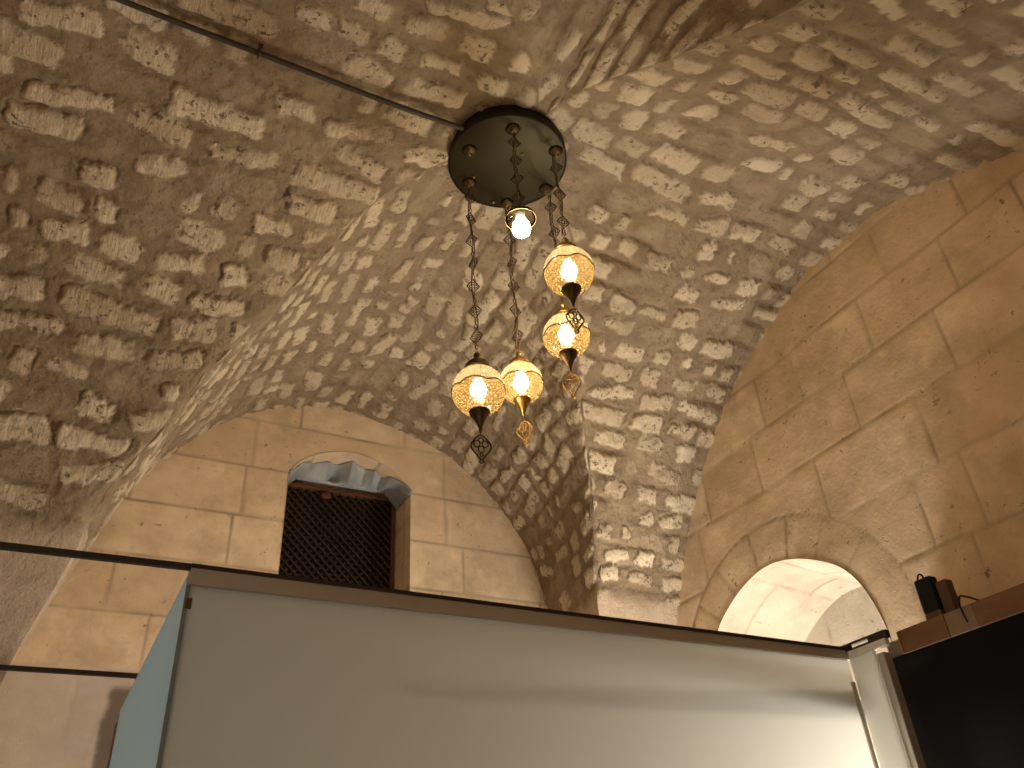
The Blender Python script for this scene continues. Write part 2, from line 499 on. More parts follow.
def vault():
    V, F, A = [], [], {k: [] for k in ('stone', 'rnd', 'plaster', 'ucoord', 'vcoord')}
    off = 0
    t = TS; n = len(t)
    eps = 1e-4
    def slope(f): return (f(t + eps) - f(np.maximum(t - eps, 0))) / (t + eps - np.maximum(t - eps, 0))
    def arc(w): return np.concatenate([[0], np.cumsum(np.hypot(np.diff(w), np.diff(t)))]) * D
    zz = zc - t
    cells = []
    for kind, sgn in (('A', 1), ('A', -1), ('B', 1), ('B', -1)):
        for side in (-1, 1):
            if kind == 'A':
                sx, sy = side, sgn
                gx, gy = groin(sx, sy, t)
                ex = xc + sx * fA(sx, sy) * wA(t); ey = np.full(n, 1.004 if sgn > 0 else YF / D)
                own = slope(wA) * fA(sx, sy); nrm = np.stack([-sx * np.ones(n), np.zeros(n), -own], 1)
                s = arc(wA(t)) * side
            else:
                sx, sy = sgn, side
                gx, gy = groin(sx, sy, t)
                ey = yc + (wBf(t) if side > 0 else -wBn(t)); ex = np.full(n, XR / D + .004 if sgn > 0 else XL / D)
                own = slope(wBf if side > 0 else wBn); nrm = np.stack([np.zeros(n), -side * np.ones(n), -own], 1)
                s = arc(wBf(t) if side > 0 else wBn(t)) * side
            nrm /= np.linalg.norm(nrm, axis=1)[:, None]
            # bisector at the groin
            nA = np.stack([-sx * np.ones(n), np.zeros(n), -slope(wA) * fA(sx, sy)], 1); nA /= np.linalg.norm(nA, axis=1)[:, None]
            nB = np.stack([np.zeros(n), -sy * np.ones(n), -slope(wBf if sy > 0 else wBn)], 1); nB /= np.linalg.norm(nB, axis=1)[:, None]
            bis = nA + nB; bis /= np.linalg.norm(bis, axis=1)[:, None]
            coarse = (kind == 'A' and sgn < 0)
            m = int({('A', 1): 2.4, ('A', -1): 3.6, ('B', 1): 1.7, ('B', -1): 2.5}[(kind, sgn)] / (.0085 if not coarse else .016))
            f = np.linspace(0, 1, m)
            X = (gx[:, None] * (1 - f) + ex[:, None] * f) * D
            Y = (gy[:, None] * (1 - f) + ey[:, None] * f) * D
            Z = np.repeat((zz * D + CZ)[:, None], m, 1)
            T = np.repeat(t[:, None], m, 1)
            P = np.stack([X, Y, Z], -1).reshape(-1, 3)
            dist = np.hypot(X - gx[:, None] * D, Y - gy[:, None] * D)
            k = sstep(0, .14, dist)[..., None]
            NN = nrm[:, None, :] * k + bis[:, None, :] * (1 - k)
            NN = (NN / np.linalg.norm(NN, axis=2)[..., None]).reshape(-1, 3)
            u = (Y if kind == 'A' else X).ravel(); v = np.repeat(s[:, None], m, 1).ravel()
            if kind == 'A' and sgn > 0: rowh, ln, seed = .122, .20, 40
            elif kind == 'B' and sgn < 0: rowh, ln, seed = .128, .225, 80
            elif kind == 'B': rowh, ln, seed = .122, .195, 127
            else: rowh, ln, seed = .125, .21, 160
            mask, h, rnd, gro = stone_pattern(u, v, P, seed, rowh, ln)
            pl = sstep(.295, .318, T.ravel() + .015 * fbm(P, 4., 3, 5))
            ed = sstep(-.02, .02, dist.ravel() + .02 * fbm(P, 9., 2, 6)) * sstep(0, .014, dist.ravel())
            mask = mask * ed * (1 - pl)
            lump = fbm(P * np.array([1., 1., 1.4]), 11., 4, 22)
            base = .030 * fbm(P, 1.3, 2, 21) + .011 * lump + .0045 * fbm(P, 34., 3, 23) - .004 * np.abs(fbm(P, 19., 3, 24))
            base = base - gro * sstep(0, .05, dist.ravel()) * {('A', 1): .008, ('A', -1): .016, ('B', 1): .022, ('B', -1): .014}[(kind, sgn)]
            base = base * (1 - .8 * pl)
            hh = base + h * ed * (1 - pl) * (.7 if kind == 'A' and sgn > 0 else (.65 if kind == 'B' and sgn > 0 else .75))
            hh = hh - (.030 * np.exp(-dist.ravel() / .035) + .010 * np.exp(-dist.ravel() / .09) * fbm(P, 6., 3, 71)) * (1 - .75 * pl) * sstep(.03, .2, T.ravel())
            P = P + NN * hh[:, None]
            V.append(P); A['stone'].append(mask); A['rnd'].append(rnd); A['plaster'].append(pl); A['ucoord'].append(u); A['vcoord'].append(v)
            I = (np.arange(n * m).reshape(n, m) + off)
            q = np.stack([I[:-1, :-1], I[1:, :-1], I[1:, 1:], I[:-1, 1:]], -1).reshape(-1, 4)
            F.append(q); off += n * m
    V = np.concatenate(V); F = np.concatenate(F)
    o = grid_mesh('ceiling', V, F, {k: np.concatenate(a) for k, a in A.items()}, M['rubble'])
    tag(o, 'rough rubble-stone cross vault rising from the corner piers', 'ceiling', kind='structure')
    return o


vault()


# ------------------------------------------------------------------ walls
def opening_inside(h, z, prof, c, ztop, zbot):
    """prof: half width against drop below apex"""
    drop = ztop - z
    w = np.interp(drop, prof[0], prof[1])
    return np.where((drop > 0) & (z > zbot), w - np.abs(h - c), -1.)


def wall_grid(name, plane, h0, h1, z0, z1, step, rows, default_len, opening, ring, outward, label, stain=None):
    """a dressed-stone wall; plane ('y',D) or ('x',XR); rows: list of (zlow, zhigh, [joint positions])"""
    nh = int((h1 - h0) / step) + 1; nz = int((z1 - z0) / step) + 1
    hs = np.linspace(h0, h1, nh); zs = np.linspace(z0, z1, nz)
    Hh, Zz = np.meshgrid(hs, zs)
    h = Hh.ravel().copy(); z = Zz.ravel().copy()
    keepv = np.ones(len(h), bool)
    if opening:
        c, zt, zb, prof = opening
        outl = outline(opening)
        ins = opening_inside(h, z, prof, c, zt, zb) > 0
        near = ins & (np.abs(h - c) > -1)
        # snap the rim vertices on to the outline
        idx = np.where(near)[0]
        pts = np.array(outl)
        a = pts[:-1]; b = pts[1:]
        d_best = np.full(len(idx), 1e9); px = np.zeros((len(idx), 2))
        q = np.stack([h[idx], z[idx]], 1)
        for i in range(len(a)):
            ab = b[i] - a[i]; tt = np.clip(((q - a[i]) @ ab) / (ab @ ab + 1e-12), 0, 1)
            pr = a[i] + tt[:, None] * ab
            dd = np.linalg.norm(q - pr, axis=1)
            bt = dd < d_best
            d_best[bt] = dd[bt]; px[bt] = pr[bt]
        sn = d_best < step * 1.45
        h[idx[sn]] = px[sn, 0]; z[idx[sn]] = px[sn, 1]
        keepv[idx[~sn]] = False
    I = np.arange(nh * nz).reshape(nz, nh)
    q = np.stack([I[:-1, :-1], I[:-1, 1:], I[1:, 1:], I[1:, :-1]], -1).reshape(-1, 4)
    q = q[keepv[q].all(1)]
    if opening:   # drop faces whose every corner was snapped
        sset = np.zeros(len(h), bool); sset[idx[sn]] = True
        q = q[~sset[q].all(1)]
    P = np.stack([h, z, np.zeros_like(h)], 1)
    wob = .010 * fbm(P, 3., 3, 31)
    wz = z + wob; wh = h + .010 * fbm(P, 3.3, 3, 32)
    dj = np.full(len(h), 1e3); rnd = np.zeros(len(h))
    for ri, (a0, a1, js) in enumerate(rows):
        inr = (wz >= a0) & (wz < a1)
        dj = np.minimum(dj, np.abs(wz - a0))
        dj = np.minimum(dj, np.abs(wz - a1))
        if not len(js):
            js = list(np.arange(h0 + (ri * .37 % 1) * default_len, h1, default_len))
        bi = np.searchsorted(np.array(sorted(js)), wh)
        rnd = np.where(inr, H2(bi + 3, bi * 0 + ri + 11, 77), rnd)
        for j in js:
            dj = np.where(inr, np.minimum(dj, np.abs(wh - j)), dj)
    if ring:
        rc, rz, rx_out, rz_out, rad = ring
        e = np.hypot((h - rc) / rx_out, (z - rz) / rz_out)
        inside = (e < 1) & (z > rz - .3)
        ang = np.arctan2((z - rz) / rz_out, (h - rc) / rx_out)
        dr = np.full(len(h), 1e3)
        for k in rad: dr = np.minimum(dr, np.abs(np.sin(ang - k)) * e * rx_out)
        dj = np.where(inside, np.minimum(dr, np.abs(1 - e) * rx_out), np.minimum(dj, np.abs(1 - e) * rx_out))
        rnd = np.where(inside, H2(np.floor(ang * 3.1), ang * 0 + 2, 5) * .6, rnd)
    soft = .0040 + .0045 * (fbm(P, 8., 2, 33) + 1) * .5
    jt = np.exp(-(dj / soft) ** 2) * (.75 + .6 * fbm(P, 5., 3, 34))
    jt = np.clip(jt, 0, 1)
    disp = -.0028 * jt + .0035 * fbm(P, 9., 3, 35) + .004 * fbm(P, 2., 2, 36) + .003 * (rnd - .5)
    stv = stain(h, z, P) if stain else np.zeros(len(h))
    ptv = sstep(2.405, 2.375, z + .012 * fbm(P, 6., 3, 63)) * sstep(.42, .36, h) if stain else np.zeros(len(h))
    ax, pos = plane
    if ax == 'y': W = np.stack([h, pos - disp * 1., z], 1)
    else: W = np.stack([pos - disp, h, z], 1)
    o = grid_mesh(name, W, q if outward else q[:, ::-1], dict(joint=jt * (1 - .8 * ptv), rnd=rnd, stain=stv, patch=ptv), M['wall'])
    return tag(o, label, 'wall', kind='structure')


def outline(op, n=40):
    c, zt, zb, prof = op
    dr = np.unique(np.concatenate([np.array(prof[0]), np.linspace(0, 1, n) ** 2 * (prof[0][-1])]))
    w = np.interp(dr, prof[0], prof[1])
    right = [(c + a, zt - d) for a, d in zip(w, dr)] + [(c + w[-1], zb)]
    left = [(c - a, zt - d) for a, d in zip(w, dr)][1:] + [(c - w[-1], zb)]
    return [np.array(p) for p in (left[::-1] + right)] + [np.array(left[-1])]


def smooth_prof(d, w, n=60):
    dd = np.linspace(0, 1, n) ** 2 * d[-1]
    return (dd, pchip(np.sqrt(np.array(d)), w, np.sqrt(dd)))


# window opening in the back wall, alcove opening in the right wall
WIN = (1.275, 3.725, 2.25, smooth_prof([0, .02, .06, .10, .15, .20, .21, 1.475], [0, .13, .225, .285, .335, .364, .366, .366]))
NICHE = (2.785, 2.695, 1.05, smooth_prof([0, .02, .08, .18, .29, .40, .49, 1.645], [0, .135, .285, .43, .50, .535, .55, .55]))


def back_stain(h, z, P):
    s = sstep(.0, .02, h - (.215 + .03 * fbm(P, 11., 4, 61) - .05 * np.clip(2.30 - z, 0, 1))) * sstep(.40, .34, h) * sstep(2.33, 2.29, z)
    return s * .85


rowsB = [(0, .35, []), (.35, .72, []), (.72, 1.05, []), (1.05, 1.4, []), (1.4, 1.75, []), (1.75, 2.08, []), (2.08, 2.36, []),
         (2.36, 2.65, [-.3, .33, .9, 1.7, 2.3]), (2.65, 2.94, [-.6, .12, .52, 1.84, 2.4]),
         (2.94, 3.225, [-.2, .64, 1.98, 2.5]), (3.225, 3.525, [.12, .68, 1.87, 2.45]), (3.525, 3.83, [.3, .71, 1.86, 2.2]), (3.83, 4.3, [.95, 1.6])]
wall_grid('wall_back', ('y', D), XL, XR + .3, 0, 4.25, .0125, rowsB, .62, WIN, None, True,
          'pale dressed-stone end wall with the grated window', back_stain)
rowsR = [(0, .35, []), (.35, .72, []), (.72, 1.05, []), (1.05, 1.4, []), (1.4, 1.75, []), (1.75, 2.12, []), (2.12, 2.43, [1.2, 1.75, 3.6]),
         (2.43, 2.74, [.9, 1.30, 1.675, 1.905, 3.3]), (2.74, 3.06, [.7, 1.20, 1.77, 2.35, 3.22]), (3.06, 3.36, [.5, 1.0, 1.54, 2.05, 2.70, 3.1]),
         (3.36, 3.655, [.62, 1.05, 1.40, 1.86, 2.30, 2.57]), (3.655, 3.93, [.9, 1.25, 1.67, 2.145]), (3.93, 4.4, [1.2, 1.9])]
wall_grid('wall_right', ('x', XR), YF, D + .1, 0, 4.3, .013, rowsR, .6, NICHE,
          (2.79, 2.20, .74, .70, [.35, .75, 1.07, 1.46, 1.83, 2.15, 2.5]), False,
          'tan dressed-stone wall with the arched alcove')


def flat_wall(name, pts, mat, label, cat):
    bm = bmesh.new(); vs = [bm.verts.new(p) for p in pts]; f = bm.faces.new(vs)
    me = bpy.data.meshes.new(name); bm.to_mesh(me); bm.free()
    o = link(me, name, mat)
    return tag(o, label, cat, kind='structure')


flat_wall('floor', [(XL, YF, 0), (XR + 1, YF, 0), (XR + 1, D + .6, 0), (XL, D + .6, 0)], M['floor'], 'grey stone floor', 'floor')
flat_wall('wall_left', [(XL, YF, 0), (XL, D, 0), (XL, D, 4.4), (XL, YF, 4.4)], M['wall'], 'side wall', 'wall')
flat_wall('wall_front', [(XR, YF, 0), (XL, YF, 0), (XL, YF, 4.4), (XR, YF, 4.4)], M['wall'], 'wall opposite the window', 'wall')


def recess(name, op, axis, pos, depth, shrink, mat, label, nd=40, endwall=True):
    """reveal, soffit and end wall behind an opening"""
    ol = outline(op, 60)[:-1]
    pts = [np.array(p) for p in ol]
    c, zt, zb, _ = op
    # densify straight sides
    dens = []
    for a, b in zip(pts, pts[1:]):
        k = max(1, int(np.linalg.norm(b - a) / .02))
        for i in range(k): dens.append(a + (b - a) * i / k)
    dens.append(pts[-1]); dens = np.array(dens)
    cen = np.array([c, zb])
    n = len(dens)
    f = np.linspace(0, 1, nd)
    L = np.concatenate([[0], np.cumsum(np.linalg.norm(np.diff(dens, axis=0), axis=1))])
    G = np.zeros((n, nd, 3)); J = np.zeros((n, nd)); R = np.zeros((n, nd))
    for k in range(nd):
        q = cen + (dens - cen) * (1 - shrink * f[k])
        dd = pos + f[k] * depth
        if axis == 'y': G[:, k] = np.stack([q[:, 0], np.full(n, dd), q[:, 1]], 1)
        else: G[:, k] = np.stack([np.full(n, dd), q[:, 0], q[:, 1]], 1)
    P = G.reshape(-1, 3)
    Lg = np.repeat(L[:, None], nd, 1).ravel() + .012 * fbm(P, 4., 3, 51)
    dg = np.repeat((f * depth)[None], n, 0).ravel()
    course = .21
    ci = np.floor(Lg / course)
    dj = np.abs(Lg / course - np.round(Lg / course)) * course
    vj = (.12 + .30 * H2(ci, ci * 0, 4)) * depth / .5
    dj = np.minimum(dj, np.abs(dg - vj))
    jt = np.clip(np.exp(-(dj / .006) ** 2) * (.7 + .5 * fbm(P, 5., 2, 52)), 0, 1)
    rn = H2(ci, (dg > vj) * 1 + 2, 9)
    I = np.arange(n * nd).reshape(n, nd)
    F = np.stack([I[:-1, :-1], I[1:, :-1], I[1:, 1:], I[:-1, 1:]], -1).reshape(-1, 4)
    V = [P]; jts = [jt]; rns = [rn]; Fs = [F]; off = len(P)
    if endwall:
        ne = 30
        q = cen + (dens - cen) * (1 - shrink)
        dd = pos + depth
        e = np.linspace(0, 1, ne)
        E = np.zeros((n, ne, 3))
        for k in range(ne):
            r = cen + (q - cen) * (1 - e[k])
            if axis == 'y': E[:, k] = np.stack([r[:, 0], np.full(n, dd), r[:, 1]], 1)
            else: E[:, k] = np.stack([np.full(n, dd), r[:, 0], r[:, 1]], 1)
        Pe = E.reshape(-1, 3)
        hh = Pe[:, 0] if axis == 'y' else Pe[:, 1]; z = Pe[:, 2] + .01 * fbm(Pe, 4., 2, 53)
        ri = np.floor(z / .31 + .4); dj = np.abs(z / .31 + .4 - np.round(z / .31 + .4)) * .31
        hj = hh / .5 + .5 * (ri % 2); dj = np.minimum(dj, np.abs(hj - np.round(hj)) * .5)
        jts.append(np.clip(np.exp(-(dj / .006) ** 2) * .8, 0, 1)); rns.append(H2(ri, np.floor(hj + .5), 3) * .4)
        I = np.arange(n * ne).reshape(n, ne) + off
        Fs.append(np.stack([I[:-1, :-1], I[1:, :-1], I[1:, 1:], I[:-1, 1:]], -1).reshape(-1, 4)); V.append(Pe)
    V = np.concatenate(V)
    o = grid_mesh(name, V, np.concatenate(Fs), dict(joint=np.concatenate(jts), rnd=np.concatenate(rns), stain=np.zeros(len(V))), mat)
    return o


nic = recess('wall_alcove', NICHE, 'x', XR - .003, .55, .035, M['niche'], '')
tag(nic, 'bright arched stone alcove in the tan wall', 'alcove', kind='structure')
wr = recess('window_1', WIN, 'y', D - .003, .34, .0, M['wall'], '', 24)
tag(wr, 'arched window recess in the pale end wall', 'window', kind='structure')
for nm, pts in (('trim_1', [(XR, 2.2, 1.05), (XR + .55, 2.2, 1.05), (XR + .55, 3.4, 1.05), (XR, 3.4, 1.05)]),
                ('trim_2', [(.8, D, 2.25), (1.75, D, 2.25), (1.75, D + .34, 2.25), (.8, D + .34, 2.25)])):
    flat_wall(nm, pts, M['niche'], 'stone sill of the arched alcove' if nm == 'trim_1' else 'stone sill of the grated window', 'sill')


# ------------------------------------------------------------------ window lattice and cloth
def lattice():
    x0, x1, z0, z1, y = .935, 1.632, 2.30, 3.59, D + .255
    root = empty('lattice_screen', (1.28, y, z0), 'dark brown wooden lattice screen filling the arched window', 'screen')
    def part(mb, nm, mt):
        o = mb.build(nm, mt, root); o.matrix_parent_inverse = Matrix.Translation(-root.location); return o
    fr = MB()
    w = .020
    fr.box((x0, y - .022, z1 - w), (x1, y + .018, z1), .003)
    fr.box((x0, y - .022, z0), (x1, y + .018, z0 + w), .003)
    fr.box((x0, y - .022, z0 + w), (x0 + w, y + .018, z1 - w), .003)
    fr.box((x1 - w, y - .022, z0 + w), (x1, y + .018, z1 - w), .003)
    part(fr, 'frame', M['frame'])
    lt = MB()
    X0, X1, Z0, Z1 = x0 + w, x1 - w, z0 + w, z1 - w
    pitch = .036
    for sg, yy in ((-1, y - .008), (1, y + .008)):
        k = -60
        for k in range(-60, 80):
            # bar x*sg - z = const, clipped to the frame
            if sg > 0: cst = X0 - Z1 + k * pitch * 1.414
            else: cst = X0 + Z0 + k * pitch * 1.414
            pts = []
            for xx in (X0, X1):
                zz_ = (xx - cst) if sg > 0 else (cst - xx)
                if Z0 <= zz_ <= Z1: pts.append((xx, zz_))
            for zz_ in (Z0, Z1):
                xx = (zz_ + cst) if sg > 0 else (cst - zz_)
                if X0 < xx < X1: pts.append((xx, zz_))
            if len(pts) < 2: continue
            a, b = pts[0], pts[1]
            if math.dist(a, b) < .03: continue
            lt.tube([(a[0], yy, a[1]), (b[0], yy, b[1])], .0085, 4)
    part(lt, 'lattice', M['lattice'])
    bd = MB(); bd.box((x0 + .005, y + .03, z0), (x1 - .005, y + .042, z1 - .005))
    part(bd, 'back_board', M['void'])
    pl = MB()
    pl.lathe([(.0, 0), (.022, 0), (.026, .004), (.020, .010), (0, .010)], (0, 0, 0), 20)
    o = pl.build('latch_plate', M['frame'], root, True)
    o.matrix_parent_inverse = Matrix.Identity(4)
    o.location = (1.17 - 1.28 + .02, -.028, z1 - .055 - z0); o.rotation_euler = (PI / 2, 0, 0); o.scale = (1.25, .8, 1)
    # hook bracket on the top of the frame
    hk = MB(); hk.box((1.515, y - .045, z1 - .004), (1.533, y - .020, z1 + .012), .002)
    part(hk, 'bracket', M['frame'])


lattice()


def cloth():
    # crumpled grey sheet stuffed under the window arch above the lattice
    nx, ny = 140, 30
    V = []
    ka = [0, .05, .11, .17, .22, .28, .35, .42, .455, .54, .60, .67, .74, .79, .81, .86, .93, 1]
    kd = [.03, .055, .05, .07, .115, .115, .12, .165, .15, .085, .115, .13, .09, .11, .145, .06, .04, .015]
    for i in range(nx):
        a = i / (nx - 1); x = .914 + a * .722
        soff = 3.725 - np.interp(abs(x - 1.275), WIN[3][1][:56], WIN[3][0][:56])
        dep = float(np.interp(a, ka, kd))
        for j in range(ny):
            b = j / (ny - 1)
            y = D + dep * (1 - b) + .222 * b - .05 * math.sin(PI * b) * (1 - dep / .2) + (dep - .09) * 1.1 * math.sin(PI * min(1, b * 1.15))
            z0_ = soff - .003
            zend = min(3.612, soff - .02)
            z = z0_ * (1 - b) ** 1.5 + zend * (1 - (1 - b) ** 1.5) + .006 * math.sin(a * 60 + b * 4) * math.sin(PI * b)
            V.append((x, y, min(z, z0_)))
    I = np.arange(nx * ny).reshape(nx, ny)
    F = np.stack([I[:-1, :-1], I[1:, :-1], I[1:, 1:], I[:-1, 1:]], -1).reshape(-1, 4)
    o = grid_mesh('crumpled_sheet', np.array(V), F, {}, M['cloth'])
    o.modifiers.new('thick', 'SOLIDIFY').thickness = .006
    tag(o, 'crumpled grey sheet bunched under the window arch above the lattice screen', 'sheet')


cloth()


# ------------------------------------------------------------------ ceiling plate, conduit
ZP = 1.25 + .645 * D            # underside of the plate
PC = Vector((1.213, 2.030, ZP))
PR = .247


def plate():
    root = empty('ceiling_plate', PC, 'round dark bronze plate on the vault that the lanterns hang from', 'plate')
    MB().lathe([(0, 0), (PR - .006, 0), (PR - .002, .002), (PR - .002, .006), (0, .006)], n=72).build('disc', M['bronze'], root, True)
    MB().lathe([(PR - .003, -.002), (PR + .002, -.001), (PR + .002, .062), (PR - .003, .062)], n=72, cap0=False, cap1=False).build('rim', M['blackrim'], root, True)
    hooks = [(-.063, -.169), (-.176, 0), (.151, -.144), (-.103, .160), (.215, .055), (.098, .200)]
    for hx, hy in hooks:
        b = MB().lathe([(0, -.016), (.010, -.015), (.024, -.008), (.031, 0), (0, 0)], n=24).build('hook_cup', M['darkbrass'], root, True)
        b.location = (hx, hy, 0)
        r = MB().tube([(.009 * math.cos(q), 0, -.024 + .009 * math.sin(q)) for q in np.linspace(0, 2 * PI, 17)[:-1]], .002, 6, True).build('ring', M['brass'], b, True)
    for sx_, sy_ in ((.03, -.075), (-.10, .12), (.04, .215), (.16, .18)):
        s_ = MB().lathe([(0, -.010), (.004, -.009), (.006, -.004), (.006, 0), (0, 0)], n=12).build('screw', M['brass'], root, True)
        s_.location = (sx_, sy_, 0)
    return None


HK = plate()


def crown_z(x):
    return CZ + zc * D


def conduit():
    pts = []
    for i in range(40):
        a = i / 39
        x = PC.x - PR + .004 - a * 2.25
        y = 1.945 + .012 * math.sin(a * 5) - .015 * a
        pts.append((x, y, ZP + .004 - .004 * math.sin(a * 14)))
    o = MB().tube(pts, .0105, 10).build('conduit_pipe', M['conduit'], None, True)
    tag(o, 'thin dark conduit pipe running along the vault to the round plate', 'pipe')
    for q in (14, 27, 36):
        p = pts[q]
        c = MB().tube([(p[0], p[1] + .016 * math.cos(t_), p[2] + .016 * math.sin(t_)) for t_ in np.linspace(-PI, 0, 10)], .004, 6)
        c.box((p[0] - .008, p[1] - .022, p[2]), (p[0] + .008, p[1] - .012, p[2] + .028)).build('pipe_clip', M['conduit'], o)


conduit()


# ------------------------------------------------------------------ lanterns
def filigree(mb, w, h, r, plane_rot=0., top=0.):
    """open-work teardrop in a vertical plane, hanging from z=top"""
    ca, sa = math.cos(plane_rot), math.sin(plane_rot)
    P = lambda u, z: (u * ca, u * sa, top + z)
    out = []
    for k in range(28):
        a = k / 28 * 2 * PI
        # onion outline: point at the bottom and top, widest above the middle
        z = -h * (.5 - .5 * math.cos(a))
        s = abs(-z / h)
        wid = w * .5 * (math.sin(PI * s ** .8) ** .85) * (1 + .10 * math.cos(a * 4))
        out.append(P(wid if a < PI else -wid, z))
    mb.tube(out, r, 6, True)
    for cx, cz_, rr in ((.22, -.36, .2), (-.22, -.36, .2), (0, -.58, .19), (0, -.2, .15), (.0, -.8, .1)):
        mb.tube([P(cx * w + rr * w * .8 * math.cos(t_), cz_ * h + rr * w * 1.0 * math.sin(t_)) for t_ in np.linspace(0, 2 * PI, 15)[:-1]], r * .8, 5, True)
    mb.tube([P(r * 2.2 * math.cos(t_), -h - r * 2 + r * 2.2 * math.sin(t_)) for t_ in np.linspace(0, 2 * PI, 9)[:-1]], r, 5, True)
    return mb


def diamond(w, h, r, rot):
    """small open-work diamond link of the hanging chain, centred on z=0"""
    mb = MB(); ca, sa = math.cos(rot), math.sin(rot)
    P = lambda u, z: (u * ca, u * sa, z)
    mb.tube([P(0, h / 2), P(w * .28, h * .22), P(w / 2, 0), P(w * .28, -h * .22), P(0, -h / 2), P(-w * .28, -h * .22), P(-w / 2, 0), P(-w * .28, h * .22)], r, 6, True)
    for cx, cz_ in ((w * .2, 0), (-w * .2, 0), (0, h * .2), (0, -h * .2)):
        mb.tube([P(cx + w * .12 * math.cos(t_), cz_ + w * .12 * math.sin(t_)) for t_ in np.linspace(0, 2 * PI, 9)[:-1]], r * .7, 5, True)
    return mb


def chain_parts(root, z0, z1, n, rng, metal, wire_mat, dw=.050, dh=.068):
    """ornamental chain from z0 (low) to z1 (high) along the root's axis"""
    L = z1 - z0
    step = L / n
    for i in range(-1, n):
        zc_ = z0 + step * (i + .5)
        a = zc_ + dh / 2 if i >= 0 else z0
        b = zc_ + step - dh / 2 if i < n - 1 else z1
        ch = MB()
        k = max(1, int(round((b - a) / .03)))
        # twisted wire of long loops between two ornaments
        A_, B_ = [], []
        for q in range(k * 8 + 1):
            t_ = q / 8; zq = a + (b - a) * q / (k * 8)
            rr = .0055 * abs(math.sin(PI * t_)); an = PI / 2 * int(t_)
            A_.append((rr * math.cos(an), rr * math.sin(an), zq)); B_.append((-rr * math.cos(an), -rr * math.sin(an), zq))
        ch.tube(A_ + B_[::-1], .0017, 5)
        ch.build('chain_link', metal, root, True)
    for i in range(n):
        o = diamond(dw, dh, .0027, -.5 + rng.uniform(-.75, .75)).build('chain_ornament', metal, root, True)
        o.location = (rng.uniform(-.004, .004), 0, z0 + step * (i + .5))
    ph = rng.uniform(0, 6)
    pts = [(.009 * math.cos(ph + a * L * 16), .009 * math.sin(ph + a * L * 16), z0 + L * a) for a in np.linspace(0, 1, max(8, int(L / .02)))]
    MB().tube(pts, .0028, 6).build('flex_cable', wire_mat, root, True)


def lantern(x, y, z, dia, ztop, n_orn, label, rng, fin_mat, cap_mat, cup_mat, spin, drop_rot):
    """z: centre of the globe"""
    root = empty('pendant_lantern', (x, y, z), label, 'lantern', 'mosaic glass lanterns hanging from the round plate')
    R = dia / 2
    zs = R * -.09                       # height of the scalloped line
    na = 64
    def scal(a): return zs + R * .13 * abs(math.cos(a * 3 + spin)) - R * .02
    # globe: an open-topped ball; the upper and lower glass meet at the scalloped line
    hi = MB(); lo = MB()
    th = .003
    for mb, up in ((hi, True), (lo, False)):
        rings = []
        nk = 14
        for k in range(nk + 1):
            ring = []
            for j in range(na):
                a = 2 * PI * j / na
                e0 = math.asin(max(-1, min(1, scal(a) / R)))
                e1 = math.radians(66) if up else math.radians(-78)
                e = e0 + (e1 - e0) * k / nk
                ring.append(mb.bm.verts.new((R * math.cos(e) * math.cos(a), R * math.cos(e) * math.sin(a), R * math.sin(e))))
            rings.append(ring)
        for A, Bq in zip(rings, rings[1:]):
            for j in range(na): mb.bm.faces.new((A[j], A[(j + 1) % na], Bq[(j + 1) % na], Bq[j]))
    g = hi.build('globe', M['globe_hi'], root, True); g['label'] = 'smooth frosted upper glass'
    gl = lo.build('cracked_globe', M['globe_lo'], root, True); gl['label'] = 'filigree patterned lower glass'
    bnd = MB()
    pts = []
    for j in range(na):
        a = 2 * PI * j / na; e = math.asin(scal(a) / R)
        pts.append(((R + .001) * math.cos(e) * math.cos(a), (R + .001) * math.cos(e) * math.sin(a), R * math.sin(e)))
    bnd.tube(pts, .0024, 5, True).build('scalloped_band', M['blackrim'], root, True)
    # cap
    s = R / .0975
    zt = R * 1.02
    cap = MB().lathe([(r_ * s, z_ * R) for r_, z_ in ((.043, .90), (.049, .94), (.051, .98), (.050, 1.04), (.045, 1.08), (.046, 1.13), (.041, 1.21), (.030, 1.32), (.019, 1.39), (.012, 1.44),
                      (.010, 1.54), (.0145, 1.60), (.0135, 1.66), (.008, 1.73), (0, 1.75))], n=36, cap0=False)
    cap.build('cap', cap_mat, root, True)
    MB().lathe([(.013 * s, R * .42), (.015 * s, R * .48), (.015 * s, zt + .03), (0, zt + .03)], n=16).build('lamp_socket', cap_mat, root, True)
    # bulb
    bo = MB().lathe([(0, -.036), (.012, -.034), (.023, -.025), (.0275, -.010), (.025, .006), (.016, .022), (.012, .034)], (0, 0, R * .12), n=20)
    b = bo.build('bulb', M['bulb'], root, True); b['label'] = 'glowing warm bulb inside the globe'
    # bottom cup
    zb = -R * .95
    cup = MB().lathe([(.028 * s, zb + .010), (.037 * s, zb + .006), (.038 * s, zb - .002), (.030 * s, zb - .016), (.019 * s, zb - .032), (.011 * s, zb - .050),
                      (.006 * s, zb - .066), (.004 * s, zb - .080), (0, zb - .082)], n=32)
    cup.build('bottom_cup', cup_mat, root, True)
    fn = MB()
    fn.tube([(0, 0, zb - .080), (0, 0, zb - .094)], .0016, 5)
    filigree(fn, .066 * s, .098 * s, .0031, drop_rot, zb - .092)
    fn.build('filigree_drop', fin_mat, root, True)
    ring = MB().tube([(.006 * math.cos(t_), 0, R * 1.79 + .006 * math.sin(t_)) for t_ in np.linspace(0, 2 * PI, 13)[:-1]], .0016, 6, True)
    ring.build('ring', cap_mat, root, True)
    chain_parts(root, R * 1.79 + .010, ztop - z - .032, n_orn, rng, M['darkbrass'], M['copper'])
    return root


def at_el(hx, hy, px_el):
    return CZ + px_el * hy


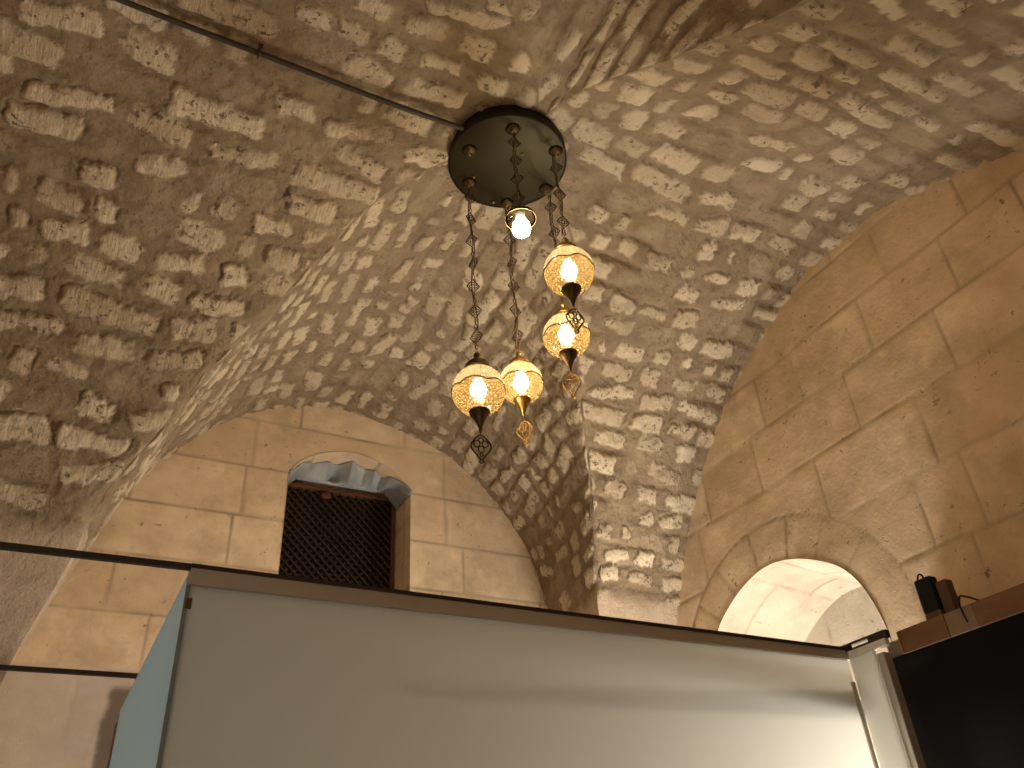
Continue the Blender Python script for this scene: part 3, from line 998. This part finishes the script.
rng = random.Random(3)
L1 = lantern(.507 * 2.19, 2.19, CZ + .747 * 2.19, .192, ZP, 7, 'lowest and largest globe lantern, dark cap and dark openwork drop, on the far left chain', rng, M['darkbrass'], M['darkbrass'], M['darkbrass'], .4, -.25)
L2 = lantern(.588 * 2.23, 2.23, CZ + .7836 * 2.23, .166, ZP, 6, 'smaller low globe lantern with golden cap, just right of the largest one', rng, M['brass'], M['brass'], M['brass'], 1.0, -.85)
L3 = lantern(.7165 * 1.886, 1.886, CZ + 1.082 * 1.886, .187, ZP, 3, 'highest globe lantern, directly above another globe, its drop overlapping it', rng, M['darkbrass'], M['brass'], M['darkbrass'], 1.7, -.1)
L4 = lantern(.6915 * 2.085, 2.085, CZ + .9145 * 2.085, .180, ZP, 4, 'globe lantern hanging directly below the highest one', rng, M['brass'], M['brass'], M['darkbrass'], 2.2, -.75)


def bare_bulb():
    hx, hy = .6165 * 1.86, 1.86
    z = CZ + 1.163 * hy
    root = empty('pendant_bulb', (hx, hy, z), 'bare glowing bulb under a clear glass collar, hanging without a globe', 'bulb')
    MB().lathe([(0, -.045), (.015, -.043), (.029, -.032), (.034, -.014), (.031, .006), (.021, .026), (.015, .040)], n=24).build('bulb', M['whitebulb'], root, True)
    MB().lathe([(.016, .036), (.018, .040), (.018, .088), (.012, .096), (0, .098)], n=20, cap0=True).build('lamp_socket', M['white'], root, True)
    MB().lathe([(.019, .074), (.040, .068), (.054, .052), (.058, .034), (.0555, .034), (.052, .050), (.039, .065), (.019, .070)], n=40, cap0=False, cap1=False).build('glass_collar', M['clear'], root, True)
    MB().tube([(.0575 * math.cos(t_), .0575 * math.sin(t_), .034) for t_ in np.linspace(0, 2 * PI, 41)[:-1]], .0014, 6, True).build('collar_rim', M['brass'], root, True)
    chain_parts(root, .096, ZP - z - .032, 4, rng, M['darkbrass'], M['copper'])
    return root


BB = bare_bulb()


# ------------------------------------------------------------------ glass partition
YB, XB0, XB1, ZT = 2.15, .245, 2.548, 2.100


def partition():
    root = empty('glass_partition', (1.4, YB, 0), 'frosted glass enclosure with a steel top rail standing before the arched walls', 'partition')
    def part(mb, nm, mt, lab=None, par=None, sm=False):
        o = mb.build(nm, mt, par or root, sm)
        o.matrix_parent_inverse = Matrix.Translation(-root.location) if par is None else Matrix.Identity(4)
        if lab: o['label'] = lab
        return o
    dz = -.025     # the rail sags slightly to the right
    # dark cap strip along the top; runs on to the left as a bare bar
    part(MB().tube([(XL, YB - .010, ZT - .013), (XB0, YB - .010, ZT - .006)], .0105, 4), 'stay_bar', M['blackbar'], 'dark bar running left from the front corner')
    part(MB().tube([(XL, 3.165, 2.088), (XB0, 3.165, 2.090)], .0105, 4), 'stay_bar', M['blackbar'], 'dark bar running left from the side panel')
    def prism(x0, x1, ya, yb, z0a, z1a, z0b, z1b):
        mb = MB(); b = mb.bm
        v = [b.verts.new(p) for p in ((x0, ya, z0a), (x0, yb, z0a), (x0, yb, z1a), (x0, ya, z1a), (x1, ya, z0b), (x1, yb, z0b), (x1, yb, z1b), (x1, ya, z1b))]
        for f in ((0, 1, 2, 3), (7, 6, 5, 4), (0, 4, 5, 1), (1, 5, 6, 2), (2, 6, 7, 3), (3, 7, 4, 0)): b.faces.new([v[i] for i in f])
        return mb
    part(prism(XB0 - .004, XB1 + .012, YB - .024, YB + .022, ZT - .010, ZT, ZT + dz - .008, ZT + dz + .002), 'cap_strip', M['blackbar'], 'dark strip on top of the steel rail')
    part(prism(XB0 - .004, XB1 + .004, YB - .018, YB + .018, ZT - .052, ZT - .010, ZT + dz - .040, ZT + dz - .008), 'top_rail', M['steel'])
    part(prism(XB0 + .003, XB1, YB - .005, YB + .005, .05, ZT - .052, .05, ZT + dz - .040), 'front_panel', M['frost'])
    # left side: bluish pane going back
    part(MB().box((XB0 - .005, YB, .05), (XB0 + .005, 3.63, ZT - .015)), 'side_panel', M['bluefrost'], 'pale blue frosted side pane')
    part(MB().box((XB0 - .007, YB - .007, .05), (XB0 + .003, YB + .003, ZT - .05)), 'corner_strip', M['edge'])
    part(MB().box((XB0 - .012, 3.632, .0), (XB0 + .010, 3.66, ZT - .06), .002), 'end_post', M['ledgepale'])
    part(MB().box((XB0 - .003, YB - .010, ZT - .112), (XB0 + .012, YB - .004, ZT - .085), .001), 'hinge', M['frame'])
    # right return towards the viewer
    xr = XB1
    part(MB().box((xr - .005, 2.018, .05), (xr + .005, YB - .02, ZT + dz - .038)), 'return_panel', M['frost'])
    part(MB().box((xr - .008, 1.955, ZT + dz - .038), (xr + .014, YB - .02, ZT + dz - .013), .002), 'return_rail', M['white'], 'pale rail above the return pane')
    part(MB().tube([(xr - .012, YB - .012, .05), (xr - .012, YB - .012, 1.955)], .008, 10), 'corner_post', M['steel'], None, None, True)
    part(MB().box((xr + .008, 1.990, .0), (xr + .047, 2.022, ZT + dz - .050), .003), 'jamb', M['steel'], 'grey steel jamb beside the black cabinet')
    # dark metal bracket on the corner, with a slot
    br = MB(); zb = ZT + dz
    br.box((xr - .008, 1.945, zb + .007), (xr + .016, YB + .02, zb + .014), .002)
    br.box((xr - .008, 1.945, zb - .013), (xr + .016, YB + .02, zb - .006), .002)
    br.box((xr - .008, 1.945, zb - .008), (xr + .016, 2.028, zb + .009), .002)
    br.box((xr - .008, YB - .03, zb - .008), (xr + .016, YB + .02, zb + .009), .002)
    part(br, 'corner_bracket', M['blackbar'])
    # added bar behind the panes; it shades a soft band on the glass
    # it swings away from the glass towards the left
    tilt = Matrix.Rotation(-.100, 3, 'Z') @ Matrix.Rotation(-.075, 3, 'Y'); piv = (XB1, YB + .045, 1.865)
    def wedge(x0, x1, y0_, y1_, zm, h0, h1):
        mb = prism(x0, x1, y0_, y1_, zm - h0 / 2, zm + h0 / 2, zm - h1 / 2, zm + h1 / 2)
        for v in mb.bm.verts: v.co = tilt @ (v.co - Vector(piv)) + Vector(piv)
        return mb
    part(wedge(XB1 - 1.35, XB1 + .05, YB + .027, YB + .063, 1.862, .012, .078), 'band_shade_sleeve', M['frost'])  # frosted sleeve added to soften the edges of the shaded band
    cb = wedge(XB1 - 1.15, XB1 + .05, YB + .040, YB + .050, 1.862, .004, .034)
    part(cb, 'band_shade_bar', M['steel'])
    return root


partition()


# ------------------------------------------------------------------ black cabinet with the wooden ledge
def cabinet():
    root = empty('black_cabinet', (2.82, 1.4, 0), 'tall black cabinet with a brown wooden top ledge against the tan wall', 'cabinet')
    inv = Matrix.Translation(-root.location)
    def part(mb, nm, mt, lab=None):
        o = mb.build(nm, mt, root); o.matrix_parent_inverse = inv
        if lab: o['label'] = lab
        return o
    y0 = .30
    part(MB().box((2.70, y0, .0), (2.925, 2.098, 2.034), .002), 'body', M['black'])
    part(MB().box((2.697, 1.815, 2.034), (2.925, 2.014, 2.116), .002), 'ledge_board', M['ledge'])
    part(MB().box((2.698, 1.70, 2.034), (2.925, 1.8135, 2.1155), .002), 'ledge_board', M['ledgepale'], 'paler middle ledge board')
    part(MB().box((2.697, y0, 2.034), (2.925, 1.6985, 2.116), .002), 'ledge_board', M['ledge'])
    part(MB().box((2.706, 2.018, 2.034), (2.925, 2.092, 2.095), .012), 'end_block', M['endgrey'], 'grey brown end block')
    part(MB().box((2.694, 2.012, 2.036), (2.72, 2.018, 2.114), .001), 'end_strip', M['ledgepale'])


cabinet()


def case():
    root = empty('small_black_case', (2.735, 1.86, 2.116), 'small black case with a loop on top, standing on the wooden ledge', 'case')
    MB().box((-.025, -.036, .022), (.022, .036, .150), .010).build('body', M['blackplastic'], root)
    MB().box((-.024, -.034, .0), (.020, .034, .026), .006).build('base', M['brownbox'], root)
    MB().tube([(0, .016 + .013 * math.cos(t_), .148 + .024 * math.sin(t_)) for t_ in np.linspace(-.1, PI + .1, 13)], .0034, 8).build('loop', M['blackplastic'], root, True)
    o = MB().box((2.725, 1.778, 2.116), (2.765, 1.822, 2.236), .004).build('brown_box', M['brownbox'])
    tag(o, 'small reddish brown box standing right behind the black case', 'box')
    pts = [(2.745, 1.776, 2.16), (2.738, 1.765, 2.165), (2.730, 1.752, 2.160), (2.715, 1.742, 2.140), (2.705, 1.738, 2.123), (2.7, 1.735, 2.120)]
    pts2 = [(2.78, 1.70, 2.121), (2.75, 1.72, 2.121)] + []
    c = MB().tube([(2.90, 1.772, 2.165), (2.82, 1.768, 2.172), (2.76, 1.764, 2.172), (2.73, 1.752, 2.160), (2.705, 1.742, 2.138), (2.688, 1.735, 2.115), (2.6885, 1.73, 2.06)], .0035, 8).build('black_cable', M['blackplastic'], None, True)
    tag(c, 'thin black cable hooked over the ledge beside the brown box', 'cable')


case()


# ------------------------------------------------------------------ light
def point(name, loc, power, col, r):
    l = bpy.data.lights.new(name, 'POINT'); l.energy = power; l.color = col; l.shadow_soft_size = r
    o = bpy.data.objects.new(name, l); COL.objects.link(o); o.location = loc
    return o


# white lamp standing in the alcove, below the top rail of the enclosure
point('alcove_lamp', (3.12, 3.268, 1.42), 76., (1., .92, .80), .025)
point('enclosure_lamp', (2.70, 2.62, 1.08), 140., (1., .96, .88), .16)
# room lamp and an added cool fill, on the viewer's side
def area(name, loc, size, power, col, target):
    l = bpy.data.lights.new(name, 'AREA'); l.energy = power; l.color = col; l.shape = 'DISK'; l.size = size
    o = bpy.data.objects.new(name, l); COL.objects.link(o); o.location = loc
    d = Vector(target) - Vector(loc); o.rotation_euler = d.to_track_quat('-Z', 'Y').to_euler()
    return o
point('room_lamp', (-.55, -1.72, 1.25), 57., (1., .70, .39), .5)
area('side_pane_fill', (-1.2, .6, 1.2), 1.0, 7.5, (.75, .86, 1.), (.8, 2.8, 1.6))  # added cool area light that lends blue to the side pane

w = bpy.data.worlds.new('room_air'); scene.world = w; w.use_nodes = True
w.node_tree.nodes['Background'].inputs[0].default_value = (.02, .018, .015, 1)

# ------------------------------------------------------------------ camera
yaw, pit, rol, fpx = math.radians(29.69), math.radians(34.02), math.radians(-4.134), 828.
fwd = Vector((math.sin(yaw) * math.cos(pit), math.cos(yaw) * math.cos(pit), math.sin(pit)))
right = Vector((math.cos(yaw), -math.sin(yaw), 0)); up = right.cross(fwd)
r2 = right * math.cos(rol) + up * math.sin(rol); u2 = -right * math.sin(rol) + up * math.cos(rol)
cam = bpy.data.cameras.new('camera'); cam.sensor_width = 36.; cam.sensor_fit = 'HORIZONTAL'
cam.lens = 36. * fpx / 1024.; cam.clip_start = .02
co = bpy.data.objects.new('camera', cam); COL.objects.link(co)
mw = Matrix(((r2.x, u2.x, -fwd.x, 0), (r2.y, u2.y, -fwd.y, 0), (r2.z, u2.z, -fwd.z, CZ), (0, 0, 0, 1)))
co.matrix_world = mw
scene.camera = co

vs = scene.view_settings
scene.display_settings.display_device = 'sRGB'
vs.view_transform = 'Standard'; vs.look = 'None'; vs.exposure = -.12; vs.gamma = 1.; vs.use_curve_mapping = False
cy = scene.cycles
cy.max_bounces = 10; cy.diffuse_bounces = 5; cy.glossy_bounces = 3; cy.transmission_bounces = 8; cy.transparent_max_bounces = 16
cy.caustics_reflective = False; cy.caustics_refractive = False; cy.sample_clamp_indirect = 6.
